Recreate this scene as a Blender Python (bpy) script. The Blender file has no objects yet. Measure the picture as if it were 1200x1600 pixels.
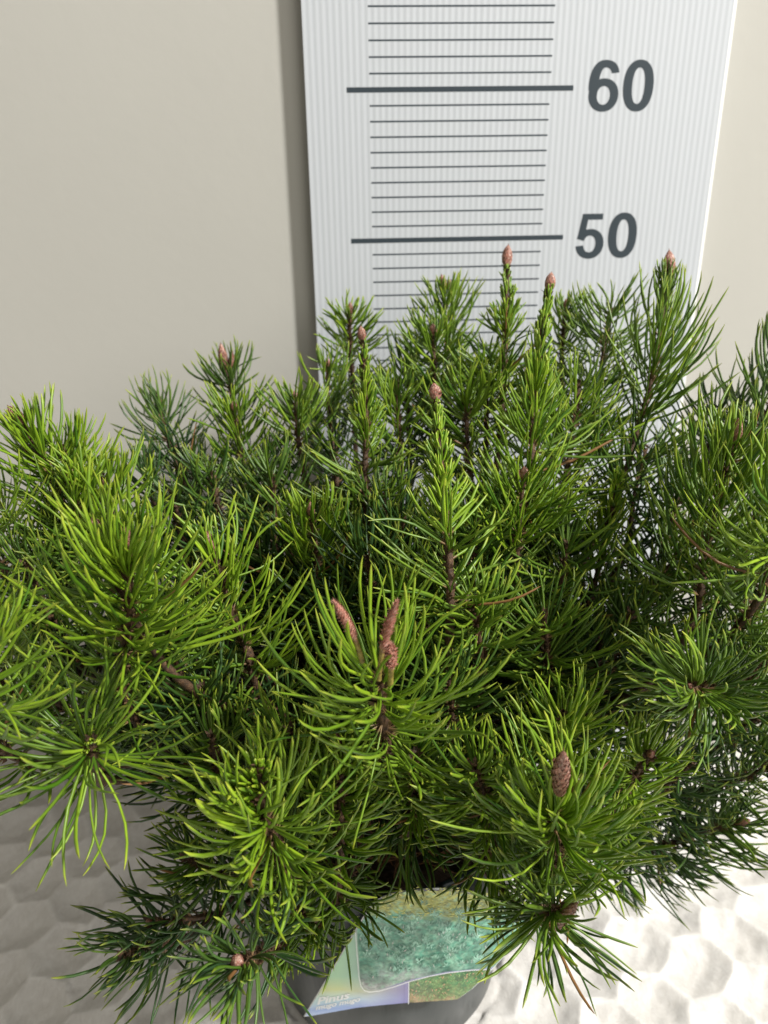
import bpy, math, random
import numpy as np
from mathutils import Vector

# ------------------------------------------------------------------ camera, light, exposure
SC = bpy.context.scene
COL = SC.collection
CM = 0.01
PITCH, YAW, ROLL = 0.39039, 0.05246, -0.0160
CAM_H, BOARD_Y, FPX = 53.141, 61.135, 1202.0
FWD = np.array([math.sin(YAW)*math.cos(PITCH), math.cos(YAW)*math.cos(PITCH), -math.sin(PITCH)])
R0 = np.array([math.cos(YAW), -math.sin(YAW), 0.0])
U0 = np.cross(R0, FWD)
RGT = R0*math.cos(ROLL)+U0*math.sin(ROLL)
UPV = -R0*math.sin(ROLL)+U0*math.cos(ROLL)

cam_d = bpy.data.cameras.new('camera')
cam = bpy.data.objects.new('camera', cam_d)
COL.objects.link(cam)
from mathutils import Matrix
m3 = Matrix(((RGT[0], UPV[0], -FWD[0]), (RGT[1], UPV[1], -FWD[1]), (RGT[2], UPV[2], -FWD[2])))
cam.matrix_world = Matrix.Translation((0, 0, CAM_H*CM)) @ m3.to_4x4()
cam_d.sensor_fit = 'VERTICAL'
cam_d.sensor_height = 36.0
cam_d.lens = 36.0*FPX/1600.0
cam_d.clip_start = 0.01
cam_d.clip_end = 50
cam_d.dof.use_dof = True
cam_d.dof.focus_distance = 0.34
cam_d.dof.aperture_fstop = 12.0
SC.camera = cam

world = bpy.data.worlds.new('World'); SC.world = world; world.use_nodes = True
bg = world.node_tree.nodes['Background']
bg.inputs[0].default_value = (1.0, 0.945, 0.83, 1)
bg.inputs[1].default_value = 0.32

TARGET = Vector((0.02, 0.38, 0.28))
LDIR = Vector((0.70, -0.40, 0.74)).normalized()
def area(name, direction, dist, size, power, color):
    l = bpy.data.lights.new(name, 'AREA'); l.shape = 'DISK'; l.size = size
    l.energy = power; l.color = color
    o = bpy.data.objects.new(name, l); COL.objects.link(o)
    o.location = TARGET + direction*dist
    o.rotation_euler = (-direction).to_track_quat('-Z', 'Y').to_euler()
    return o
area('key_lamp', LDIR, 4.2, 0.36, 310.0, (1.0, 0.985, 0.945))
area('window_fill', Vector((0.50, -0.78, 0.42)).normalized(), 2.4, 1.6, 18.0, (1.0, 0.965, 0.91))

SC.view_settings.view_transform = 'Standard'
SC.view_settings.look = 'None'
SC.view_settings.gamma = 1
SC.view_settings.use_curve_mapping = False
SC.view_settings.exposure = 0.0
SC.cycles.max_bounces = 8
SC.cycles.transmission_bounces = 6

rng = np.random.default_rng(11)
random.seed(5)

def ray(u, v):
    return FWD + RGT*(u-600)/FPX - UPV*(v-800)/FPX
def at(u, v, Y):
    d = ray(u, v)
    return np.array([0, 0, CAM_H]) + d*(Y/d[1])
def at_surf(u, v, fn):
    """point on the surface Y = fn(x, z) along the sight line"""
    Y = 31.0
    for _ in range(40):
        p = at(u, v, Y); Y = 0.5*Y + 0.5*fn(p[0], p[2])
    return at(u, v, Y)

# ------------------------------------------------------------------ object helpers
def tag(o, label=None, cat=None, group=None, kind=None):
    if label: o['label'] = label
    if cat: o['category'] = cat
    if group: o['group'] = group
    if kind: o['kind'] = kind
    return o
def empty(name, loc, label, cat):
    o = bpy.data.objects.new(name, None); COL.objects.link(o)
    o.location = Vector([float(c)*CM for c in loc]); o.empty_display_size = 0.02
    return tag(o, label, cat)
ORIGIN = {}
def make(name, verts, faces, mat, parent=None, smooth=True, attrs=None, mats=None, midx=None):
    """verts in cm, world frame. linked as one mesh object (children keep world position)."""
    me = bpy.data.meshes.new(name)
    V = np.asarray(verts, dtype=np.float64).reshape(-1, 3)*CM
    if parent is not None:
        top = parent
        off = np.zeros(3)
        while top is not None:
            off += np.array(top.location); top = top.parent
        V = V-off
    if isinstance(faces, np.ndarray):
        k = faces.shape[1]; nf = faces.shape[0]
        me.vertices.add(len(V)); me.vertices.foreach_set('co', V.astype(np.float32).ravel())
        me.loops.add(nf*k); me.loops.foreach_set('vertex_index', faces.astype(np.int32).ravel())
        me.polygons.add(nf); me.polygons.foreach_set('loop_start', np.arange(0, nf*k, k, dtype=np.int32))
        me.update(calc_edges=True)
    else:
        me.from_pydata([tuple(v) for v in V], [], [tuple(int(i) for i in f) for f in faces])
    if smooth:
        me.polygons.foreach_set('use_smooth', np.ones(len(me.polygons), dtype=bool))
    for an, arr in (attrs or {}).items():
        a = me.attributes.new(an, 'FLOAT', 'POINT'); a.data.foreach_set('value', np.asarray(arr, dtype=np.float32).ravel())
    for mm in (mats or [mat]): me.materials.append(mm)
    if midx is not None: me.polygons.foreach_set('material_index', np.asarray(midx, dtype=np.int32))
    me.update()
    o = bpy.data.objects.new(name, me); COL.objects.link(o)
    if parent is not None: o.parent = parent
    return o

# ------------------------------------------------------------------ materials
class NT:
    def __init__(s, name):
        s.m = bpy.data.materials.new(name); s.m.use_nodes = True
        s.t = s.m.node_tree; s.b = s.t.nodes['Principled BSDF']; s.out = s.t.nodes['Material Output']
    def n(s, typ, **kw):
        nd = s.t.nodes.new(typ)
        for k, v in kw.items():
            if k.startswith('i_'): nd.inputs[int(k[2:])].default_value = v
            else: setattr(nd, k, v)
        return nd
    def l(s, a, b): s.t.links.new(a, b)
    def noise(s, scale, detail=4, rough=0.55, vec=None, dist=0.0):
        nd = s.n('ShaderNodeTexNoise'); nd.inputs['Scale'].default_value = scale
        nd.inputs['Detail'].default_value = detail; nd.inputs['Roughness'].default_value = rough
        nd.inputs['Distortion'].default_value = dist
        if vec is None:
            vec = s.n('ShaderNodeTexCoord').outputs['Object']
        s.l(vec, nd.inputs['Vector']); return nd.outputs['Fac']
    def mapped(s, scale=(1, 1, 1), rot=(0, 0, 0)):
        tc = s.n('ShaderNodeTexCoord'); mp = s.n('ShaderNodeMapping')
        mp.inputs['Scale'].default_value = scale; mp.inputs['Rotation'].default_value = rot
        s.l(tc.outputs['Object'], mp.inputs['Vector']); return mp.outputs['Vector']
    def ramp(s, fac, stops):
        r = s.n('ShaderNodeValToRGB'); el = r.color_ramp.elements
        while len(el) < len(stops): el.new(0.5)
        for e, (p, c) in zip(el, stops): e.position = p; e.color = (*c, 1)
        s.l(fac, r.inputs['Fac']); return r.outputs['Color']
    def mix(s, fac, a, b):
        m = s.n('ShaderNodeMix', data_type='RGBA')
        for sock, v in ((m.inputs[0], fac), (m.inputs[6], a), (m.inputs[7], b)):
            if hasattr(v, 'links'): s.l(v, sock)
            elif isinstance(v, tuple): sock.default_value = (*v, 1)
            else: sock.default_value = v
        return m.outputs[2]
    def attr(s, name):
        a = s.n('ShaderNodeAttribute', attribute_name=name); return a.outputs['Fac']
    def math(s, op, a, b=0.0):
        m = s.n('ShaderNodeMath', operation=op)
        for i, v in enumerate((a, b)):
            if hasattr(v, 'links'): s.l(v, m.inputs[i])
            else: m.inputs[i].default_value = v
        return m.outputs[0]
    def bump(s, h, strength, dist):
        b = s.n('ShaderNodeBump'); b.inputs['Strength'].default_value = strength; b.inputs['Distance'].default_value = dist
        s.l(h, b.inputs['Height']); s.l(b.outputs['Normal'], s.b.inputs['Normal'])
    def base(s, c):
        if hasattr(c, 'links'): s.l(c, s.b.inputs['Base Color'])
        else: s.b.inputs['Base Color'].default_value = (*c, 1)
    def set(s, **kw):
        for k, v in kw.items(): s.b.inputs[k.replace('_', ' ')].default_value = v

def mat_wall():
    k = NT('painted_wall')
    k.base(k.mix(k.noise(4.0, 6, 0.65), (0.402, 0.392, 0.358), (0.440, 0.430, 0.392)))
    k.set(Roughness=0.75)
    k.bump(k.noise(120.0, 4, 0.6), 0.16, 0.0008)
    return k.m
def mat_floor():
    k = NT('white_quilted_sheet')
    v1 = k.mapped((22, 13, 22), (0, 0, 0.9))
    n1 = k.noise(6.0, 9, 0.72, v1, 2.2)
    n2 = k.noise(30.0, 8, 0.7, None, 1.5)
    c = k.mix(k.ramp(k.math('ADD', k.math('MULTIPLY', n1, .6), k.math('MULTIPLY', n2, .4)), [(0.36, (0, 0, 0)), (0.62, (1, 1, 1))]), (0.50, 0.475, 0.445), (0.63, 0.61, 0.585))
    c = k.mix(k.math('MULTIPLY', k.attr('seam'), 0.6), c, (0.80, 0.785, 0.76))
    spot = k.ramp(k.noise(38.0, 2, 0.5), [(0.0, (1, 1, 1)), (0.71, (1, 1, 1)), (0.78, (0.80, 0.74, 0.64))])
    mm = k.n('ShaderNodeMix', data_type='RGBA', blend_type='MULTIPLY'); mm.inputs[0].default_value = 0.6
    k.l(c, mm.inputs[6]); k.l(spot, mm.inputs[7])
    k.l(mm.outputs[2], k.b.inputs['Base Color'])
    k.l(k.ramp(n2, [(0.3, (0.26,)*3), (0.75, (0.5,)*3)]), k.b.inputs['Roughness'])
    k.set(Specular_IOR_Level=0.5)
    k.bump(k.math('ADD', n1, k.math('MULTIPLY', n2, 0.5)), 0.30, 0.0014)
    return k.m
def mat_needle():
    k = NT('pine_needle')
    t = k.attr('along'); r = k.attr('vary'); tone = k.attr('tone')
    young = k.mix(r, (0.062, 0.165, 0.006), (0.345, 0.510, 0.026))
    old = k.mix(r, (0.010, 0.034, 0.010), (0.060, 0.138, 0.034))  # older needles; filler shoots also use it for painted-in shade
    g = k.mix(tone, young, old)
    base = k.ramp(t, [(0.0, (1, 1, 1)), (0.05, (1, 1, 1)), (0.09, (0, 0, 0))])
    g = k.mix(base, g, (0.24, 0.15, 0.07))
    tipf = k.ramp(t, [(0.0, (0, 0, 0)), (0.84, (0, 0, 0)), (0.99, (1, 1, 1))])
    tipw = k.math('MULTIPLY', tipf, k.ramp(r, [(0.0, (0.30,)*3), (1.0, (0.95,)*3)]))
    g = k.mix(tipw, g, (0.44, 0.47, 0.05))
    g = k.mix(k.attr('dead'), g, (0.27, 0.135, 0.05))
    k.base(g)
    k.set(Roughness=0.40, Specular_IOR_Level=0.6)
    tr = k.n('ShaderNodeBsdfTranslucent'); k.l(k.mix(0.5, g, (0.34, 0.52, 0.02)), tr.inputs['Color'])
    ms = k.n('ShaderNodeMixShader'); ms.inputs[0].default_value = 0.22
    k.l(k.b.outputs[0], ms.inputs[1]); k.l(tr.outputs[0], ms.inputs[2]); k.l(ms.outputs[0], k.out.inputs['Surface'])
    return k.m
def mat_bark():
    k = NT('pine_bark')
    n = k.noise(420.0, 5, 0.7)
    y = k.attr('along')
    dark = k.ramp(n, [(0.35, (0.022, 0.013, 0.008)), (0.55, (0.085, 0.043, 0.018)), (0.72, (0.20, 0.115, 0.055)), (0.82, (0.36, 0.27, 0.19))])
    k.base(dark); k.set(Roughness=0.7); k.bump(n, 0.8, 0.0012)
    return k.m
def mat_bud():
    k = NT('bud_scales')
    t = k.attr('along'); r = k.attr('vary')
    body = k.mix(r, (0.14, 0.050, 0.032), (0.50, 0.22, 0.165))
    edge = k.ramp(k.noise(900.0, 3, 0.6), [(0.46, (0, 0, 0)), (0.70, (0.6, 0.6, 0.6))])
    body = k.mix(edge, body, (0.55, 0.42, 0.33))
    stem = k.ramp(k.noise(500.0, 3), [(0.3, (0.10, 0.055, 0.02)), (0.6, (0.30, 0.24, 0.05)), (0.8, (0.38, 0.28, 0.12))])
    # tone = 1 marks the olive yellow stalk below the scales
    k.base(k.mix(k.attr('tone'), body, stem)); k.set(Roughness=0.42, Specular_IOR_Level=0.5)
    k.bump(k.noise(700.0, 3), 0.4, 0.0006)
    return k.m
def mat_board():
    k = NT('fluted_plastic')
    tc = k.n('ShaderNodeTexCoord'); sp = k.n('ShaderNodeSeparateXYZ'); k.l(tc.outputs['Object'], sp.inputs[0])
    w = k.math('SINE', k.math('MULTIPLY', sp.outputs[0], 2*math.pi/0.0044))
    f = k.math('MULTIPLY_ADD', w, 0.5); f.node.inputs[2].default_value = 0.5
    w2 = k.noise(1.0, 3, 0.6, k.mapped((150, 1, 1.2)))
    c = k.mix(f, (0.445, 0.468, 0.500), (0.485, 0.508, 0.538))
    c = k.mix(k.math('MULTIPLY', w2, 0.5), c, (0.49, 0.51, 0.535))
    k.base(c)
    k.set(Roughness=0.38, Specular_IOR_Level=0.35)
    k.bump(k.math('ADD', f, k.math('MULTIPLY', w2, 0.7)), 0.22, 0.0005)
    return k.m
def plain(name, c, rough=0.5, spec=0.5, bump=None):
    k = NT(name); k.base(c); k.set(Roughness=rough, Specular_IOR_Level=spec)
    if bump: k.bump(k.noise(bump[0], 4), bump[1], bump[2])
    return k.m
def mat_pot():
    k = NT('dark_pot_plastic')
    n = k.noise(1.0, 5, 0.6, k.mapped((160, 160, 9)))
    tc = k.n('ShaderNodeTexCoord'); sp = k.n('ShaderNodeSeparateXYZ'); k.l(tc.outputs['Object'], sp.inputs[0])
    # grey floor reflection on the lower pot, painted into the colour as streaks
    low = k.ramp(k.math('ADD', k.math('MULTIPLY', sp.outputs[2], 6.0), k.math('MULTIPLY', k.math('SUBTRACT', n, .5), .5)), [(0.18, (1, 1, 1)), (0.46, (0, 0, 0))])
    floor_sheen = k.math('MULTIPLY', low, k.ramp(n, [(0.30, (0.25,)*3), (0.7, (1, 1, 1))]))
    k.base(k.mix(floor_sheen, (0.012, 0.020, 0.020), (0.10, 0.104, 0.104)))
    k.l(k.ramp(n, [(0.2, (0.30,)*3), (0.8, (0.5,)*3)]), k.b.inputs['Roughness'])
    k.set(Specular_IOR_Level=0.35)
    k.bump(n, 0.15, 0.001)
    return k.m
def mat_soil():
    k = NT('potting_soil')
    n = k.noise(160.0, 6, 0.7)
    k.base(k.ramp(n, [(0.3, (0.02, 0.013, 0.009)), (0.55, (0.07, 0.042, 0.026)), (0.75, (0.16, 0.10, 0.065))]))
    k.set(Roughness=0.9); k.bump(n, 1.0, 0.004)
    return k.m
M_WALL, M_FLOOR, M_NEEDLE, M_BARK, M_BUD, M_BOARD, M_POT, M_SOIL = (
    mat_wall(), mat_floor(), mat_needle(), mat_bark(), mat_bud(), mat_board(), mat_pot(), mat_soil())
M_INK = plain('slate_ink', (0.030, 0.042, 0.052), 0.5, 0.3)
M_EDGE = plain('board_cut_edge', (0.80, 0.80, 0.79), 0.5, 0.3)

# ------------------------------------------------------------------ setting
WALL_Y = BOARD_Y + 1.1
make('wall', [(-250, WALL_Y, -5), (250, WALL_Y, -5), (250, WALL_Y, 220), (-250, WALL_Y, 220),
              (-250, WALL_Y+8, -5), (250, WALL_Y+8, -5), (250, WALL_Y+8, 220), (-250, WALL_Y+8, 220)],
     [(0, 1, 2, 3), (5, 4, 7, 6), (3, 2, 6, 7), (1, 5, 6, 2), (4, 0, 3, 7), (4, 5, 1, 0)], M_WALL, smooth=False)
tag(bpy.data.objects['wall'], kind='structure')

def hexfield(X, Y):
    s = 2.66
    cx0, cy0 = -27.05, 45.30
    x = X-cx0; y = Y-cy0
    # small wobble so that the cells are not machine regular
    x = x + 0.30*np.sin(0.55*Y+0.3*X)+0.10*np.sin(1.7*X+0.9*Y); y = y + 0.30*np.sin(0.6*X+1.3)+0.10*np.sin(1.5*Y-0.8*X)
    colw, rowh = 1.5*s, math.sqrt(3)*s
    best = np.full(X.shape, 1e9); second = best.copy(); idx = np.zeros(X.shape); bx = idx.copy(); by = idx.copy()
    ci = np.round(x/colw)
    for dc in (-1, 0, 1):
        c = ci+dc
        off = np.where(np.mod(c, 2) != 0, rowh*0.5, 0.0)
        r = np.round((y-off)/rowh)
        for dr in (-1, 0, 1):
            px = c*colw; py = (r+dr)*rowh+off
            d = np.hypot(x-px, y-py)
            nb = d < best
            second = np.where(nb, best, np.minimum(second, d))
            idx = np.where(nb, c*31.7+(r+dr)*17.3, idx); bx = np.where(nb, x-px, bx); by = np.where(nb, y-py, by)
            best = np.where(nb, d, best)
    edge = (second-best)/ (math.sqrt(3)*s)          # 0 at the seam, 1 at the centre
    return edge, idx, bx, by
def axis_coords(lo, hi, dlo, dhi, fine, coarse):
    a = list(np.arange(lo, dlo, coarse))+list(np.arange(dlo, dhi, fine))+list(np.arange(dhi, hi+coarse, coarse))
    return np.array(a)
xs = axis_coords(-250, 250, -50, 55, 0.22, 5.0); ys = np.append(np.arange(-60, 20, 4.0), np.arange(20, WALL_Y+1, 0.22))
GX, GY = np.meshgrid(xs, ys)
e, idx, bx, by = hexfield(GX, GY)
dish = np.clip(e, 0, 1)
rnd = np.modf(np.abs(np.sin(idx*12.9898)*43758.5453))[0]
ang = rnd*6.283
sm = np.clip(dish*1.25, 0, 1); H = -0.34*(sm*sm*(3-2*sm)) - 0.22*np.sqrt(sm) + 0.05*rnd + 0.055*(bx*np.cos(ang)+by*np.sin(ang))
H += 0.03*np.exp(-(dish/0.10)**2)
for k_, (fx, fy, ph, am) in enumerate([(2.1, 1.3, .4, .022), (3.7, -2.2, 1.9, .018), (-5.3, 4.1, .7, .012), (7.9, 6.3, 2.2, .008), (1.1, 8.7, 3.1, .008)]):
    H += am*np.sin(fx*GX+fy*GY+ph+1.3*np.sin(0.7*GY+k_)+0.9*np.sin(0.9*GX-k_))*np.clip(dish*3, 0, 1)
fine = ((GX > -50) & (GX < 55) & (GY > 20))
H = np.where(fine, H, -0.25)
r0 = np.hypot(GX-1.9, GY-41.8)
H = np.where(r0 < 8.6, -0.4, H)
nyy, nxx = GX.shape
ii = np.arange(nyy*nxx).reshape(nyy, nxx)
F = np.stack([ii[:-1, :-1], ii[:-1, 1:], ii[1:, 1:], ii[1:, :-1]], -1).reshape(-1, 4)
tag(make('floor', np.stack([GX, GY, H], -1).reshape(-1, 3), F, M_FLOOR, attrs={'seam': (np.exp(-(dish/0.065)**2)*(0.7+0.3*np.sin(1.3*GX+2*np.sin(.8*GY)))).ravel()}), kind='structure')

# ------------------------------------------------------------------ height ruler board
BL, BR = -1.83, 28.05
board = empty('height_ruler', ((BL+BR)/2, BOARD_Y, 0), 'white fluted plastic chart with black centimetre lines and numbers 60 and 50', 'height chart')
def boxv(x0, x1, y0, y1, z0, z1):
    v = [(x0, y0, z0), (x1, y0, z0), (x1, y1, z0), (x0, y1, z0), (x0, y0, z1), (x1, y0, z1), (x1, y1, z1), (x0, y1, z1)]
    f = [(0, 3, 2, 1), (4, 5, 6, 7), (0, 1, 5, 4), (1, 2, 6, 5), (2, 3, 7, 6), (3, 0, 4, 7)]
    return v, f
v, f = boxv(BL, BR, BOARD_Y, BOARD_Y+0.5, 0.1, 100)
make('panel', v, f, M_BOARD, board, smooth=False)
v, f = boxv(BR+0.002, BR+0.22, BOARD_Y+0.02, BOARD_Y+0.5, 0.1, 100)
make('edge_strip', v, f, M_EDGE, board, smooth=False)
V, Fs = [], []
def addb(b):
    n = len(V); V.extend(b[0]); Fs.extend([tuple(i+n for i in q) for q in b[1]])
for z in range(1, 100):
    if z % 10:
        addb(boxv(2.659, 15.51, BOARD_Y-0.006, BOARD_Y-0.001, z-0.055, z+0.055))
make('scale_lines', V, Fs, M_INK, board, smooth=False)
for z in range(10, 100, 10):
    if z in (50, 60):
        v, f = boxv(1.058, 17.17, BOARD_Y-0.006, BOARD_Y-0.001, z-0.17, z+0.17)
        make('decimetre_line', v, f, M_INK, board, smooth=False)

# numerals, drawn as closed outlines in a bold grotesque
def sup(cx, cy, rx, ry, a0, a1, n, p=2.25):
    t = np.radians(np.linspace(a0, a1, n)); c, s_ = np.cos(t), np.sin(t)
    return np.stack([cx+rx*np.sign(c)*np.abs(c)**(2/p), cy+ry*np.sign(s_)*np.abs(s_)**(2/p)], -1)
def ring(outer, inner):
    n = len(outer)
    v = np.concatenate([outer, inner]); f = [(i, (i+1) % n, n+(i+1) % n, n+i) for i in range(n)]
    return v, f
def ribbon(a, b):
    n = len(a); v = np.concatenate([a, b]); f = [(i, i+1, n+i+1, n+i) for i in range(n-1)]
    return v, f
def glyph(ch):
    """unit box: x 0..0.68, y 0..1"""
    P = []
    W = 0.68
    if ch == '0':
        o = sup(W/2, .5, W/2, .5, 0, 360, 73)[:-1]; i = sup(W/2, .5, W/2-.200, .5-.150, 0, 360, 73)[:-1]
        P.append(ring(o, i))
    if ch == '6':
        o = sup(W/2+.005, .325, W/2-.005, .325, 0, 360, 73, 2.1)[:-1]; i = sup(W/2+.005, .320, W/2-.195, .325-.145, 0, 360, 73, 2.1)[:-1]
        P.append(ring(o, i))
        a = np.concatenate([sup(W/2, .5, W/2, .5, 188, 90, 24), sup(W/2, .5+.22, W/2-.02, .28, 90, 6, 16)[1:]])
        b = np.concatenate([sup(W/2+.02, .5, W/2-.20, .355, 188, 90, 24), sup(W/2+.01, .5+.22, W/2-.20, .135, 90, 8, 16)[1:]])
        P.append(ribbon(a, b))
    if ch == '5':
        P.append((np.array([(.13, .985), (.61, .985), (.61, .855), (.11, .855)]), [(0, 1, 2, 3)]))
        P.append((np.array([(.13, .985), (.285, .985), (.215, .53), (.035, .45)]), [(0, 1, 2, 3)]))
        a = sup(W/2, .325, W/2-.005, .33, 160, -172, 60, 2.1); b = sup(W/2-.005, .325, W/2-.195, .33-.145, 160, -172, 60, 2.1)
        P.append(ribbon(a, b))
    return P
def numeral(text, x0, zc):
    V, Fs = [], []; lay = 0
    for k_, ch in enumerate(text):
        for v, f in glyph(ch):
            n = len(V); lay += 1
            for (a, b) in v: V.append((x0+k_*2.50+a*3.24, BOARD_Y-0.004-0.003*lay, zc+(b-.5)*3.26))
            Fs.extend([tuple(i+n for i in q) for q in f])
    o = make('numeral', V, Fs, M_INK, board, smooth=False)
    o['label'] = 'bold dark numeral %s' % text
numeral('60', 18.26, 60.10); numeral('50', 18.16, 50.05)

# ------------------------------------------------------------------ pot, soil
PX, PY = 1.9, 41.8
pot = empty('plant_pot', (PX, PY, 0), 'glossy dark grey plastic pot under the pine, mostly hidden by its branches', 'pot')
def lathe(profile, cx, cy, n=72, ripple=0.0):
    V = []
    for (r, z) in profile:
        for i in range(n):
            a = 2*math.pi*i/n; V.append((cx+r*math.cos(a), cy+r*math.sin(a), z))
    Fs = [(k_*n+i, k_*n+(i+1) % n, (k_+1)*n+(i+1) % n, (k_+1)*n+i) for k_ in range(len(profile)-1) for i in range(n)]
    return V, Fs
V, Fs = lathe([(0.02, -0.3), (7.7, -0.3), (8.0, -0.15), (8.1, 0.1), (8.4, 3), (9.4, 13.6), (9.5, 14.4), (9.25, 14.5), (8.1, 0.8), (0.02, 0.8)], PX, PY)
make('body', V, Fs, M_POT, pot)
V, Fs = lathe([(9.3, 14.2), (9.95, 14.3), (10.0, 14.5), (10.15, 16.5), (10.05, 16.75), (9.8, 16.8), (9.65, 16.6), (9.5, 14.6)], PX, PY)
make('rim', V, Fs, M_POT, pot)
V = []; nr, na = 26, 72
for i in range(nr+1):
    r = 9.35*i/nr
    for j in range(na):
        a = 2*math.pi*j/na
        V.append((PX+r*math.cos(a), PY+r*math.sin(a), 15.6+0.25*math.sin(3*r*math.cos(a)+1)*math.sin(2.3*r*math.sin(a))+random.uniform(-.18, .18)))
Fs = [(i*na+j, i*na+(j+1) % na, (i+1)*na+(j+1) % na, (i+1)*na+j) for i in range(nr) for j in range(na)]
tag(make('soil', V, Fs, M_SOIL), kind='stuff', label='dark brown potting soil littered with dead needles inside the pot', cat='soil')

# ------------------------------------------------------------------ plant label card
def card_y(x, z): return 31.05 + 0.026*(x-3.2)**2 + 0.10*(17-z)
lv = [1388, 1392, 1400, 1412, 1452, 1520, 1589]; lu = [684, 629, 600, 580, 556, 516, 474.5]
rv = [1388, 1396, 1405, 1420, 1440, 1480, 1515, 1546, 1561, 1566, 1573, 1589]; ru = [686, 737, 790, 829, 826, 800, 769, 737, 716, 640, 565, 475]
def patch(name, lf, rf, v0, v1, lift, mat, parent, nu=48, nv=60, thick=0.0, shade=None):
    V = []; A = []; B = []
    for j in range(nv+1):
        v = v0+(v1-v0)*j/nv
        a, b = lf(v), rf(v)
        for i in range(nu+1):
            u = a+(b-a)*i/nu
            p = at_surf(u, v, card_y); d = p/np.linalg.norm(p)
            q = p-np.array([0, lift, -lift*0.2])
            V.append(q); A.append((u-475)/353); B.append((v-1388)/201)
    F = [(j*(nu+1)+i, j*(nu+1)+i+1, (j+1)*(nu+1)+i+1, (j+1)*(nu+1)+i) for j in range(nv) for i in range(nu)]
    if thick:
        n = len(V); V += [q+np.array([0, thick, 0]) for q in V]; A += A; B += B
        F += [tuple(reversed([k_+n for k_ in f])) for f in F]
        w = nu+1
        loop = list(range(w))+[j*w+nu for j in range(1, nv+1)]+[nv*w+i for i in range(nu-1, -1, -1)]+[j*w for j in range(nv-1, 0, -1)]
        F += [(loop[i], loop[i]+n, loop[(i+1) % len(loop)]+n, loop[(i+1) % len(loop)]) for i in range(len(loop))]
    return make(name, V, F, mat, parent, smooth=not thick, attrs={'cu': A, 'cv': B})
def m_card_bg():
    k = NT('card_gradient')
    a = k.attr('cu'); b = k.attr('cv')
    c = k.ramp(k.math('ADD', b, k.math('MULTIPLY', k.math('SUBTRACT', k.noise(40.0, 3), 0.5), 0.08)),
               [(0.0, (0.45, 0.48, 0.42)), (0.25, (0.46, 0.50, 0.46)), (0.40, (0.30, 0.55, 0.32)), (0.68, (0.34, 0.58, 0.36)), (0.80, (0.56, 0.62, 0.30)),
                (0.87, (0.52, 0.70, 0.72)), (0.93, (0.30, 0.42, 0.74)), (1.0, (0.50, 0.62, 0.85))])
    c = k.mix(k.ramp(a, [(0.15, (0, 0, 0)), (0.45, (0.85,)*3)]), c, (0.24, 0.20, 0.48))
    top = k.ramp(b, [(0.70, (1, 1, 1)), (0.78, (0, 0, 0))])
    k.base(c); k.set(Roughness=0.16, Specular_IOR_Level=0.6); return k.m
def m_photo(name, stops, scale, hi, amount):
    k = NT(name)
    n = k.noise(scale, 7, 0.72, k.mapped((1, 1, 1.8), (0, 0.5, 0)), 0.6)
    vo = k.n('ShaderNodeTexVoronoi', feature='SMOOTH_F1'); vo.inputs['Scale'].default_value = scale*0.95; vo.inputs['Smoothness'].default_value = .35
    vn = k.n('ShaderNodeTexNoise'); vn.inputs['Scale'].default_value = 140; tc_ = k.n('ShaderNodeTexCoord'); k.l(tc_.outputs['Object'], vn.inputs['Vector'])
    va = k.n('ShaderNodeVectorMath', operation='MULTIPLY_ADD'); k.l(vn.outputs['Color'], va.inputs[0]); va.inputs[1].default_value = (.012, .012, .012); k.l(tc_.outputs['Object'], va.inputs[2]); k.l(va.outputs[0], vo.inputs['Vector'])
    n = k.math('MULTIPLY_ADD', vo.outputs['Distance'], -0.75); n.node.inputs[2].default_value = 0.85
    n = k.math('ADD', k.math('MULTIPLY', n, .6), k.math('MULTIPLY', k.noise(scale*2.2, 6, .7), .4))
    big = k.ramp(k.noise(105.0, 3, 0.6), [(0.40, (0.45,)*3), (0.60, (1, 1, 1))])
    b = k.attr('cv')
    c = k.ramp(k.math('ADD', b, k.math('MULTIPLY', k.math('SUBTRACT', k.noise(55.0, 4, 0.65), 0.5), 0.34)), stops)
    c = k.mix(k.ramp(n, [(0.42, (0, 0, 0)), (0.62, (amount,)*3)]), c, hi)
    sh = k.ramp(k.noise(scale*1.4, 6, 0.7), [(0.36, (0.35,)*3), (0.56, (1, 1, 1))])
    mm = k.n('ShaderNodeMix', data_type='RGBA', blend_type='MULTIPLY'); mm.inputs[0].default_value = 0.75
    k.l(k.mix(0.0, c, c), mm.inputs[6]); k.l(sh, mm.inputs[7])
    m2 = k.n('ShaderNodeMix', data_type='RGBA', blend_type='MULTIPLY'); m2.inputs[0].default_value = 0.8
    k.l(mm.outputs[2], m2.inputs[6]); k.l(big, m2.inputs[7]); k.l(m2.outputs[2], k.b.inputs['Base Color'])
    k.set(Roughness=0.16, Specular_IOR_Level=0.6); return k.m
card = empty('plant_label', (3.2, 31.0, 12), 'glossy card with green conifer photo and the words Pinus mugo mugo', 'plant label')
M_CARD = plain('white_card', (0.78, 0.80, 0.80), 0.2, 0.5)
L_ = lambda v: float(np.interp(v, lv, lu)); R_ = lambda v: float(np.interp(v, rv, ru))
patch('card_sheet', L_, R_, 1388, 1588.5, 0.0, M_CARD, card, thick=0.05)
patch('printed_ground', lambda v: L_(v)+1.2, lambda v: max(R_(v)-1.6, L_(v)+1.3), 1390, 1587, 0.03, m_card_bg(), card)
pl = lambda v: float(np.interp(v, [1391, 1400, 1412, 1452, 1530, 1541, 1546], [640, 602, 583, 558, 563.5, 567, 575]))
pbot = lambda u: float(np.interp(u, [560, 575, 600, 640, 700, 770, 800], [1544, 1547, 1543, 1530, 1517, 1511, 1510]))
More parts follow.
